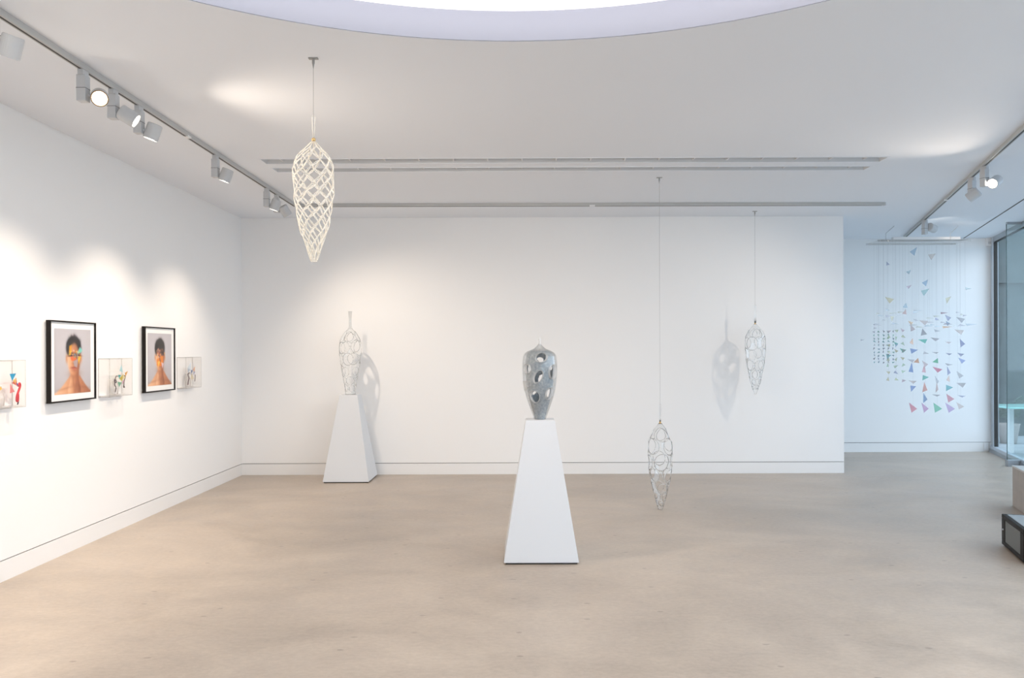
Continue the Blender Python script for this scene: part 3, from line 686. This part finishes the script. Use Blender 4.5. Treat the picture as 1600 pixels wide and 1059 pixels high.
def portrait(y0, y1, z0, z1, variant, label):
    """hangs on the left wall; local x runs along +Y, local -y... built directly with origin at its bottom centre on the wall"""
    t = thing('framed_portrait', label, 'framed photo', (XL, (y0+y1)/2, z0), 0, 'black framed portraits')
    w = (y1-y0)/2; h = z1-z0; fw = 0.011; dp = 0.045
    for nm, (a0, a1, b0, b1) in (('frame_side', (-w, -w+fw, 0, h)), ('frame_side', (w-fw, w, 0, h)), ('frame_rail', (-w+fw, w-fw, 0, fw)), ('frame_rail', (-w+fw, w-fw, h-fw, h))):
        bx(nm, M['black'], 0.012, dp, a0, a1, b0, b1, 0.001, t)
    bx('mount_card', M['mount'], 0.001, 0.033, -w+fw, w-fw, fw, h-fw, 0, t)
    bx('glazing', M['glaze'], 0.041, 0.0425, -w+fw, w-fw, fw, h-fw, 0, t)
    n = 170; img = paint(variant, n); lin = np.where(img <= 0.04045, img/12.92, ((img+0.055)/1.055)**2.4)
    pw0, pw1, pz0, pz1 = -w+0.062, w-0.062, 0.058, h-0.058
    verts = [(0.0345, pw0+(pw1-pw0)*i/(n-1), pz1-(pz1-pz0)*j/(n-1)) for j in range(n) for i in range(n)]
    faces = [(j*n+i, (j+1)*n+i, (j+1)*n+i+1, j*n+i+1) for j in range(n-1) for i in range(n-1)]
    me = bpy.data.meshes.new('portrait_print'); me.from_pydata(verts, [], faces); ca = me.color_attributes.new('Print', 'FLOAT_COLOR', 'POINT')
    ca.data.foreach_set('color', np.concatenate([lin.reshape(-1, 3), np.ones((n*n, 1))], 1).astype(np.float32).ravel()); me.materials.append(mp_)
    o = bpy.data.objects.new('portrait_print', me); COL.objects.link(o); o.parent = t
    return t
portrait(5.40, 5.985, 1.138, 1.738, 0, 'black framed portrait with colour collage over the eyes, left of the two')
portrait(6.77, 7.36, 1.138, 1.738, 1, 'black framed portrait with orange collage over the face, right of the two')

# ------------------------------------------------------------------ acrylic wall vitrines with film masks
def vitrine(y0, label):
    w = 0.355; h = 0.31; d = 0.092; z0 = 1.143
    t = thing('acrylic_vitrine', label, 'display case', (XL, y0+w/2, z0), 0, 'clear acrylic wall cases'); W2 = w/2; k = 0.004
    bx('base_panel', M['acrylic'], 0.021, d-k, -W2+0.006, W2-0.006, 0.0, 0.012, 0.001, t)
    bx('wall_batten', M['plastic'], 0.001, 0.020, -W2+0.006, W2-0.006, 0.0, 0.012, 0.001, t)
    for nm, a in (('front_panel', (d-k, d, -W2, W2, 0, h)), ('side_panel', (0.001, d-k, -W2, -W2+k, 0, h)), ('side_panel', (0.001, d-k, W2-k, W2, 0, h)), ('top_panel', (0.001, d-k, -W2+k, W2-k, h-k, h))):
        bx(nm, M['acrylic'], *a, 0, t)
    e = 0.003
    for y in (-W2, W2):
        for x in (0.003, d): bx('glued_edge', M['acedge'], x-e/2, x+e/2, y-e/2, y+e/2, 0, h, 0, t)
        for z in (0, h): bx('glued_edge', M['acedge'], 0.003, d, y-e/2, y+e/2, z-e/2, z+e/2, 0, t)
    for x in (0.003, d):
        for z in (0, h): bx('glued_edge', M['acedge'], x-e/2, x+e/2, -W2, W2, z-e/2, z+e/2, 0, t)
def film(col, a=0.75): return clear('film_%d_%d_%d' % col, srgb(*col), base=0.03, edge=0.3, power=2, diff=a, dcol=srgb(*col))
def mask(y0, cols, ribbon, label, seed, spread=0.09):
    rnd = random.Random(seed); t = thing('film_mask', label, 'mask', (XL+0.045, y0+0.1775, 1.1555), 0, 'collaged masks in the wall cases')
    # clear curved face form with a flat bottom edge
    bm = bmesh.new(); g = {}
    for j in range(9):
        for i in range(13):
            a = -1.15+2.3*i/12; zz = j/8; r = 0.062*(0.72+0.28*math.sin(math.pi*min(1, 0.25+zz*0.8)))
            nose = 0.010*math.exp(-(a/0.22)**2-((zz-0.5)/0.22)**2)
            g[i, j] = bm.verts.new(((r*math.cos(a)-0.045+nose)*0.9, r*math.sin(a)*1.05, 0.13*zz))
    for j in range(8):
        for i in range(12): bm.faces.new((g[i, j], g[i+1, j], g[i+1, j+1], g[i, j+1]))
    o = link('clear_face_form', bm, clear('vac_formed_film', (0.97, 0.96, 0.95, 1), base=0.03, edge=0.3, power=2, diff=0.25, dcol=(0.9, 0.88, 0.86, 1)), t, True)
    s = o.modifiers.new('s', 'SOLIDIFY'); s.thickness = 0.0012
    for k, (col, y, z, sz, an) in enumerate(cols):
        bm = bmesh.new(); x = 0.012+0.012*rnd.random(); pts = []
        for q in (0, 2.2, 3.9): pts.append((x+rnd.uniform(-.006, .006), y+sz*math.cos(an+q), z+sz*math.sin(an+q)))
        a = [bm.verts.new(p) for p in pts]; b = [bm.verts.new((p[0]+0.001, p[1], p[2])) for p in pts]
        bm.faces.new(a[::-1]); bm.faces.new(b)
        for i in range(3): bm.faces.new((a[i], a[(i+1) % 3], b[(i+1) % 3], b[i]))
        link('film_shard', bm, film(col), t)
    for col, path, r in ribbon:
        bm = bmesh.new(); pts = [Vector(p) for p in path]; fine = []
        for i in range(len(pts)-1):
            p0, p1, p2, p3 = pts[max(i-1, 0)], pts[i], pts[i+1], pts[min(i+2, len(pts)-1)]
            for k in range(5):
                q = k/5; fine.append(0.5*((2*p1)+(-p0+p2)*q+(2*p0-5*p1+4*p2-p3)*q*q+(-p0+3*p1-3*p2+p3)*q**3))
        fine.append(pts[-1]); tube(bm, fine, r, 6); link('ribbon', bm, mat('ribbon', srgb(*col), 0.5), t, True)
YV = (4.70, 6.09, 7.487)
vitrine(YV[0], 'clear acrylic wall case cut by the left edge of the picture, holding a red-ribboned mask')
vitrine(YV[1], 'clear acrylic wall case between the two framed portraits')
vitrine(YV[2], 'clear acrylic wall case to the right of the farther portrait')
mask(YV[0], [((60, 190, 226), 0.10, 0.195, 0.034, 0.5), ((236, 150, 130), 0.12, 0.155, 0.03, 1.2), ((240, 170, 170), 0.085, 0.11, 0.036, 1.8), ((70, 130, 210), 0.132, 0.14, 0.013, 2.4), ((250, 226, 150), 0.105, 0.165, 0.022, 3),
             ((250, 214, 120), -0.05, 0.13, 0.04, 2)],
     [((204, 26, 44), [(0.02, 0.142, 0.125), (0.02, 0.158, 0.145), (0.02, 0.163, 0.125), (0.022, 0.145, 0.095), (0.024, 0.125, 0.062), (0.024, 0.122, 0.03), (0.024, 0.135, 0.03), (0.022, 0.14, 0.075)], 0.0065), ((70, 26, 26), [(0.02, 0.138, 0.035), (0.02, 0.143, 0.018), (0.02, 0.136, 0.004)], 0.004)],
     'mask of blue, coral and cream film shards with a red ribbon in the leftmost case', 3)
mask(YV[1], [((90, 206, 206), 0.02, 0.15, 0.024, 0.4), ((226, 214, 110), 0.055, 0.135, 0.03, 1.1), ((244, 192, 90), 0.125, 0.17, 0.03, 0.7), ((200, 232, 236), 0.06, 0.21, 0.036, 1.4), ((160, 214, 190), 0.035, 0.09, 0.03, 2.6), ((240, 200, 214), 0.085, 0.10, 0.026, 0.2), ((246, 236, 200), 0.095, 0.145, 0.03, 2.0)],
     [((64, 34, 48), [(0.02, 0.005, 0.15), (0.02, -0.025, 0.152), (0.022, -0.042, 0.135), (0.022, -0.06, 0.115), (0.022, -0.04, 0.098), (0.02, -0.025, 0.11), (0.02, -0.042, 0.12), (0.02, -0.05, 0.08), (0.02, -0.03, 0.06), (0.02, -0.045, 0.02)], 0.0035),
      ((74, 50, 44), [(0.02, 0.10, 0.155), (0.02, 0.115, 0.14), (0.02, 0.10, 0.11), (0.02, 0.095, 0.07), (0.02, 0.105, 0.055), (0.02, 0.09, 0.055), (0.02, 0.096, 0.08)], 0.0035)],
     'mask of turquoise, yellow and orange film shards with looping dark ribbons between the portraits', 5)
mask(YV[2], [((236, 244, 250), -0.02, 0.205, 0.045, 1.2), ((160, 176, 214), 0.03, 0.15, 0.036, 0.4), ((250, 214, 186), 0.075, 0.175, 0.034, 1.0), ((180, 190, 226), 0.085, 0.145, 0.03, 2.4), ((214, 226, 240), -0.04, 0.165, 0.036, 0.2), ((240, 232, 210), 0.03, 0.10, 0.04, 1.8)],
     [((84, 48, 60), [(0.02, -0.03, 0.14), (0.02, -0.065, 0.135), (0.022, -0.075, 0.115), (0.022, -0.055, 0.085), (0.02, -0.07, 0.05), (0.02, -0.075, 0.02)], 0.005),
      ((96, 76, 74), [(0.02, 0.09, 0.12), (0.02, 0.095, 0.09), (0.02, 0.085, 0.05)], 0.004)],
     'mask of pale blue and peach film shards with a dark ribbon in the rightmost case', 8)

# ------------------------------------------------------------------ mobile of dichroic triangles, some standing in for coloured light on the wall
YM = 10.15
c0 = P(1433, 378, YM)
t = thing('triangle_mobile', 'mobile of many small coloured iridescent triangles on threads by the far wall, some standing in for light patches on it', 'mobile', (c0.x, YM, 0))
zf = c0.z; HF = 0.62
bx('acrylic_sheet', M['acrylic'], P(1362, 378, YM).x-c0.x, P(1505, 378, YM).x-c0.x, -0.17, 0.17, zf-0.006, zf+0.0, 0, t)
for y in (-0.17, 0.17): bx('sheet_edge', M['acedge'], P(1362, 378, YM).x-c0.x, P(1505, 378, YM).x-c0.x, y-0.004, y+0.004, zf-0.016, zf+0.008, 0, t)
xb0, xb1 = P(1388, 374, YM).x-c0.x, P(1492, 374, YM).x-c0.x
bx('white_beam', M['plastic'], xb0, xb1, -0.13, -0.09, zf+0.015, zf+0.05, 0.002, t)
bx('white_beam', M['plastic'], xb0-0.05, xb1-0.1, 0.09, 0.13, zf+0.015, zf+0.05, 0.002, t)
for px in (1374, 1473):
    x = P(px, 374, YM).x-c0.x
    bm = bmesh.new(); tube(bm, [(x, -0.18, zf), (x, -0.18, zf+0.09), (x+0.1, -0.16, H-0.02), (x+0.12, -0.16, H)], 0.003, 6); link('hanger', bm, M['wire'], t)
film_c = {}
def dich(col, a):
    k = (col, a)
    if k not in film_c:
        lc = tuple(int(c*0.55+255*0.45) for c in col); tint = tuple(0.55+0.45*c for c in srgb(*lc)[:3])+(1,)
        film_c[k] = clear('dichroic_%d' % len(film_c), tint, base=0.05, edge=0.3, power=2, rough=0.06, diff=a, dcol=srgb(*lc))
    return film_c[k]
TRI = []
rnd = random.Random(21)
pastel = [(70, 196, 170), (96, 130, 200), (232, 130, 140), (240, 170, 120), (190, 130, 200), (120, 200, 215), (176, 172, 180), (214, 206, 150), (236, 190, 190)]
pale = [(240, 240, 244), (236, 232, 216), (214, 226, 238), (226, 220, 232)]
ink = [(70, 110, 130), (60, 140, 140), (96, 100, 130), (110, 104, 112), (80, 150, 120)]
# hand-placed ones, among them wall reflections and coloured shadows built as triangles: px, py, half-size px (x, y), colour, corner angles
for a in ((1428, 393, 6, 7, (172, 206, 232), .9), (1456, 400, 7, 7, (222, 208, 200), .5), (1446, 442, 5, 6, (160, 196, 226), .8), (1445, 456, 6, 7, (172, 220, 220), .6), (1481, 468, 5, 7, (240, 230, 196), .6),
          (1390, 468, 7, 6, (240, 224, 178), 2.5), (1414, 488, 6, 4, (240, 196, 188), 1.4), (1394, 497, 4, 6, (240, 228, 190), .4), (1423, 504, 6, 4, (232, 184, 130), 2.6), (1420, 448, 5, 3, (222, 192, 206), .8),
          (1420, 425, 4, 4, (184, 206, 214), .8), (1387, 412, 4, 3, (180, 186, 214), 2), (1415, 478, 5, 4, (190, 222, 240), 1.5), (1512, 451, 6, 3, (206, 220, 224), .1), (1516, 507, 9, 2.5, (210, 222, 232), .2), (1347, 531, 3, 2, (230, 232, 236), .1),
          (1443, 532, 7, 5, (60, 190, 166), 2.9), (1427, 548, 6, 6, (84, 124, 196), .2), (1424, 576, 5, 8, (96, 136, 206), 1.5), (1445, 590, 6, 6, (70, 190, 170), .1), (1463, 564, 6, 4, (70, 190, 140), 1.3), (1465, 577, 8, 5, (220, 100, 130), 2.4),
          (1426, 606, 6, 7, (110, 140, 206), .3), (1426, 637, 7, 8, (232, 130, 150), 2.2), (1445, 637, 7, 8, (186, 120, 176), 2.2), (1464, 637, 8, 8, (110, 214, 180), 2.2), (1484, 637, 8, 8, (190, 156, 216), 2.2), (1482, 606, 5, 7, (100, 196, 206), .1),
          (1484, 622, 7, 7, (232, 150, 170), 2.2), (1445, 606, 5, 8, (240, 164, 150), 1.9), (1445, 622, 6, 8, (100, 140, 190), 2.1), (1482, 580, 4, 7, (140, 150, 200), 2.0), (1482, 592, 5, 5, (236, 190, 170), 1.2), (1503, 563, 7, 5, (120, 140, 206), 2.4),
          (1503, 536, 5, 7, (130, 140, 190), 2.2), (1444, 577, 5, 7, (236, 170, 180), 1.5), (1433, 564, 6, 4, (230, 160, 110), 1.4), (1425, 534, 5, 5, (240, 180, 140), 1.2), (1400, 537, 5, 4, (70, 190, 170), 2.5), (1411, 547, 5, 4, (70, 190, 160), 2.5),
          (1388, 556, 4, 5, (60, 160, 160), .2), (1481, 505, 6, 4, (130, 160, 190), 2.4), (1474, 489, 6, 2, (150, 90, 110), .1), (1478, 511, 7, 2.5, (240, 180, 130), .1), (1464, 594, 5, 7, (180, 180, 186), 2.2), (1464, 606, 4, 8, (220, 180, 176), 2.0)):
    TRI.append(a)
for x in (1366, 1373, 1380.5, 1388, 1395.5):
    for j in range(10): TRI.append((x+rnd.uniform(-.6, .6), 518+j*5.3+rnd.uniform(-.8, .8), 2.1, 2.0, rnd.choice(ink), rnd.uniform(0, 6)))
for x in (1388, 1400, 1411):
    for j in range(8): TRI.append((x+rnd.uniform(-1, 1), 516+j*11+rnd.uniform(-2, 2), 3.4, 3.2, rnd.choice([(196, 204, 150), (170, 200, 160), (214, 180, 190), (214, 200, 150), (140, 150, 190)]), rnd.uniform(0, 6)))
for x in (1425, 1445, 1463, 1482, 1501):  # lower rows stand in for coloured shadows cast on the wall
    for j in range(9):
        y = 500+j*16.5+rnd.uniform(-4, 4)
        if not any(abs(x-q[0]) < 8 and abs(y-q[1]) < 8 for q in TRI[:46]): TRI.append((x+rnd.uniform(-2, 2), y, 6.5, rnd.choice((2.0, 3.5, 5.5)), rnd.choice([(168, 168, 176), (190, 186, 190), (176, 172, 180), (206, 180, 180), (214, 196, 190), (150, 150, 186)]), rnd.uniform(-.4, .6)+2.2))
for i in range(34):
    TRI.append((rnd.uniform(1364, 1508), rnd.uniform(484, 514), rnd.uniform(2, 8), rnd.uniform(1, 2.2), rnd.choice(pale), rnd.uniform(-.3, .3)))
cols = {}
for (px, py, sx, sy, col, an) in TRI:
    key = round(px/3.2); 
    if key not in cols: cols[key] = [rnd.choice((-0.15, -0.09, -0.03, 0.03, 0.09, 0.15)), []]
    dy = cols[key][0]; Y = YM+dy; p = P(px, py, Y); k = Y/F; cols[key][1].append((p.x-c0.x, dy, p.z))
    bm = bmesh.new(); yaw = rnd.uniform(-.5, .5); lean = rnd.uniform(-.3, .3); pts = []
    for q, rr in ((an, 1.25), (an+2.25, 1.0), (an+3.9, 0.95)):
        x, z = sx*k*rr*math.cos(q), sy*k*rr*math.sin(q); pts.append(Vector((x*math.cos(yaw), x*math.sin(yaw)+z*lean, z)))
    nn = (pts[1]-pts[0]).cross(pts[2]-pts[0]).normalized()*0.0012; ctr = Vector((p.x-c0.x, dy, p.z))
    a = [bm.verts.new(ctr+q-nn) for q in pts]; b = [bm.verts.new(ctr+q+nn) for q in pts]; bm.faces.new(a[::-1]); bm.faces.new(b)
    for i in range(3): bm.faces.new((a[i], a[(i+1) % 3], b[(i+1) % 3], b[i]))
    link('triangle', bm, dich(col, 0.4 if col not in pale else 0.5), t)
for key, (dy, pts) in cols.items():
    xm = sum(p[0] for p in pts)/len(pts); zl = min(p[2] for p in pts)
    if abs(xm) > 0.6: xm = max(-0.59, min(0.59, xm))
    bm = bmesh.new(); tube(bm, [(xm, dy, zf), (pts[0][0] if False else xm, dy, zl)], 0.0006, 4); link('thread', bm, M['wire'], t)

# ------------------------------------------------------------------ right side: glass screen, bench block, cabinet, sockets
c = P(1574, 727, 9.72); xr = c.x
xg = A.x+D.x*((A.y-9.72)/-D.y)    # where the screen meets the window wall
t = thing('glass_screen', 'full-height frameless glass screen with a metal foot rail beside the window', 'glass screen', (xr, 9.72, 0))
Lw = max(0.4, xg-xr-0.05)
bx('glass_pane', M['window'], 0, Lw, -0.006, 0.006, 0.085, H-0.03, 0, t)
bx('foot_rail', M['alu'], -0.01, Lw, -0.03, 0.03, 0.0, 0.085, 0.002, t)
bx('head_channel', M['alu'], 0, Lw, -0.012, 0.012, H-0.03, H, 0, t)
bx('polished_edge', clear('green_edge', (0.35, 0.45, 0.46, 1), base=0.1, edge=0.3, diff=0.3, dcol=(0.2, 0.3, 0.3, 1)), -0.004, 0.0, -0.006, 0.006, 0.085, H-0.03, 0, t)

ang = math.atan2(D.y, D.x)        # local +x runs along the window towards the camera
c = P(1582, 791, 7.25)
t = thing('concrete_bench', 'raw concrete bench block along the window at the right edge', 'bench', (c.x, c.y, 0), ang)
bm = bmesh.new(); box(bm, 0, 0.9, 0, 0.62, 0, 0.375, 0.004); link('block', bm, M['block'], t)
bm = bmesh.new(); box(bm, -0.004, 0.905, -0.004, 0.625, 0.375, 0.392, 0.003); link('top_slab', bm, M['blocktop'], t)

c = P(1565, 852, 5.79)
t = thing('equipment_cabinet', 'low black equipment cabinet with a smoked grey door at the right edge', 'cabinet', (c.x, c.y, 0), ang)
bl = M['black']; LC, WC, HC = 0.56, 0.42, 0.245
bm = bmesh.new(); box(bm, 0.012, LC-0.012, 0.012, WC, 0.035, HC-0.03); link('carcass', bm, bl, t)
bx('top_frame', bl, 0, LC, 0, WC, HC-0.032, HC, 0.005, t)
bx('top_reflection', mat('reflection_grey', (0.35, 0.37, 0.38, 1), 0.25), 0.03, LC-0.03, 0.03, WC-0.03, HC, HC+0.002, 0, t)  # pale reflection on the black top, put into a grey panel's colour
bx('base_frame', bl, 0, LC, 0, WC, 0.014, 0.046, 0.005, t)
bx('corner_post', bl, 0.003, 0.085, 0.0, 0.03, 0.046, HC-0.032, 0.002, t)
bx('corner_post', bl, LC-0.085, LC-0.003, 0.0, 0.03, 0.046, HC-0.032, 0.002, t)
bx('door_panel', M['smoke'], 0.088, LC-0.088, 0.003, 0.012, 0.049, HC-0.035, 0.001, t)
bm = bmesh.new(); lathe(bm, [(0.006, 0), (0.006, 0.006), (0.003, 0.008)], 14, Matrix.Translation((0.05, 0, 0.135)) @ Matrix.Rotation(math.pi/2, 4, 'X')); link('lock', bm, M['alulight'], t)
for x in (0.05, LC-0.05):
    for y in (0.05, WC-0.05):
        bm = bmesh.new(); lathe(bm, [(0.016, 0), (0.018, 0.004), (0.018, 0.015)], 14, Matrix.Translation((x, y, 0))); link('foot', bm, M['plastic'], t)

# alarm sensor and double socket on the far wall
c = P(1543.5, 378, YF)
t = thing('alarm_sensor', 'small white alarm sensor box high in the far corner beside the window', 'sensor', (c.x, YF, c.z))
bx('housing', M['plastic'], -0.035, 0.035, -0.045, -0.001, -0.06, 0.055, 0.006, t); bx('lens_window', mat('sensor_lens', (0.6, 0.6, 0.62, 1), 0.3), -0.024, 0.024, -0.0475, -0.044, -0.035, 0.0, 0.001, t)
for k, (px, lab) in enumerate(((1540.5, 'white blank socket plate on the skirting, left of the pair at the far corner'), (1549, 'white double power socket on the skirting, right of the pair by the window'))):
    c = P(px, 700, YF); t = thing('power_socket', lab, 'socket', (c.x, YF, 0.075), group='sockets at the far corner')
    bx('cover_plate', M['plastic'], -0.037, 0.037, -0.012, -0.001, -0.055, 0.055, 0.003, t)
    if k:
        for z in (-0.025, 0.025): bx('outlet', mat('outlet_hole', (0.15, 0.15, 0.15, 1), 0.5), -0.010, 0.010, -0.0135, -0.0118, z-0.008, z+0.008, 0.001, t)
    else: bx('rocker_switch', M['plastic'], -0.012, 0.012, -0.0155, -0.0118, -0.02, 0.02, 0.001, t)

# ------------------------------------------------------------------ things outside the window
c = P(1592, 634, 11.6)
t = thing('garden_table', 'white garden table with a green glass top outside the window', 'table', (c.x+0.15, 11.6, -0.12))
bx('table_top', M['tableglass'], -0.5, 0.55, -0.35, 0.35, c.z+0.10, c.z+0.125, 0.004, t)
for x in (-0.10, 0.45):
    for y in (-0.28, 0.28): bx('leg', M['plastic'], x-0.035, x+0.035, y-0.035, y+0.035, 0, c.z+0.10, 0.004, t)
c = P(1571, 600, 13.1)
t = thing('potted_palm', 'dark feathery palm in a pot seen through the window beside the table', 'potted plant', (c.x+0.05, 13.1, -0.12))
bm = bmesh.new(); lathe(bm, [(0.12, 0), (0.17, 0.32), (0.18, 0.34), (0.15, 0.34), (0.14, 0.3)], 24); link('pot', bm, M['block'], t, True)
rnd = random.Random(2)
for k in range(16):
    a = k*2.4; ln = rnd.uniform(0.5, 0.8); bm = bmesh.new(); pts = []
    for i in range(9):
        q = i/8; pts.append(Vector((math.cos(a)*ln*0.55*q**1.2, math.sin(a)*ln*0.55*q**1.2, 0.32+ln*1.2*q-0.55*ln*q*q)))
    tube(bm, pts, [0.006*(1-0.8*i/8) for i in range(9)], 5)
    for i in range(2, 9):
        for s in (-1, 1):
            b0 = pts[i]; dr = Vector((math.cos(a+s*1.1), math.sin(a+s*1.1), -0.25))*0.16*(1.1-i/10)
            w = Vector((0, 0, 0.012)); v = [bm.verts.new(q) for q in (b0-w, b0+dr*0.5-w*0.6, b0+dr, b0+dr*0.5+w, b0+w)]; bm.faces.new(v)
    link('frond', bm, M['leaf'], t)
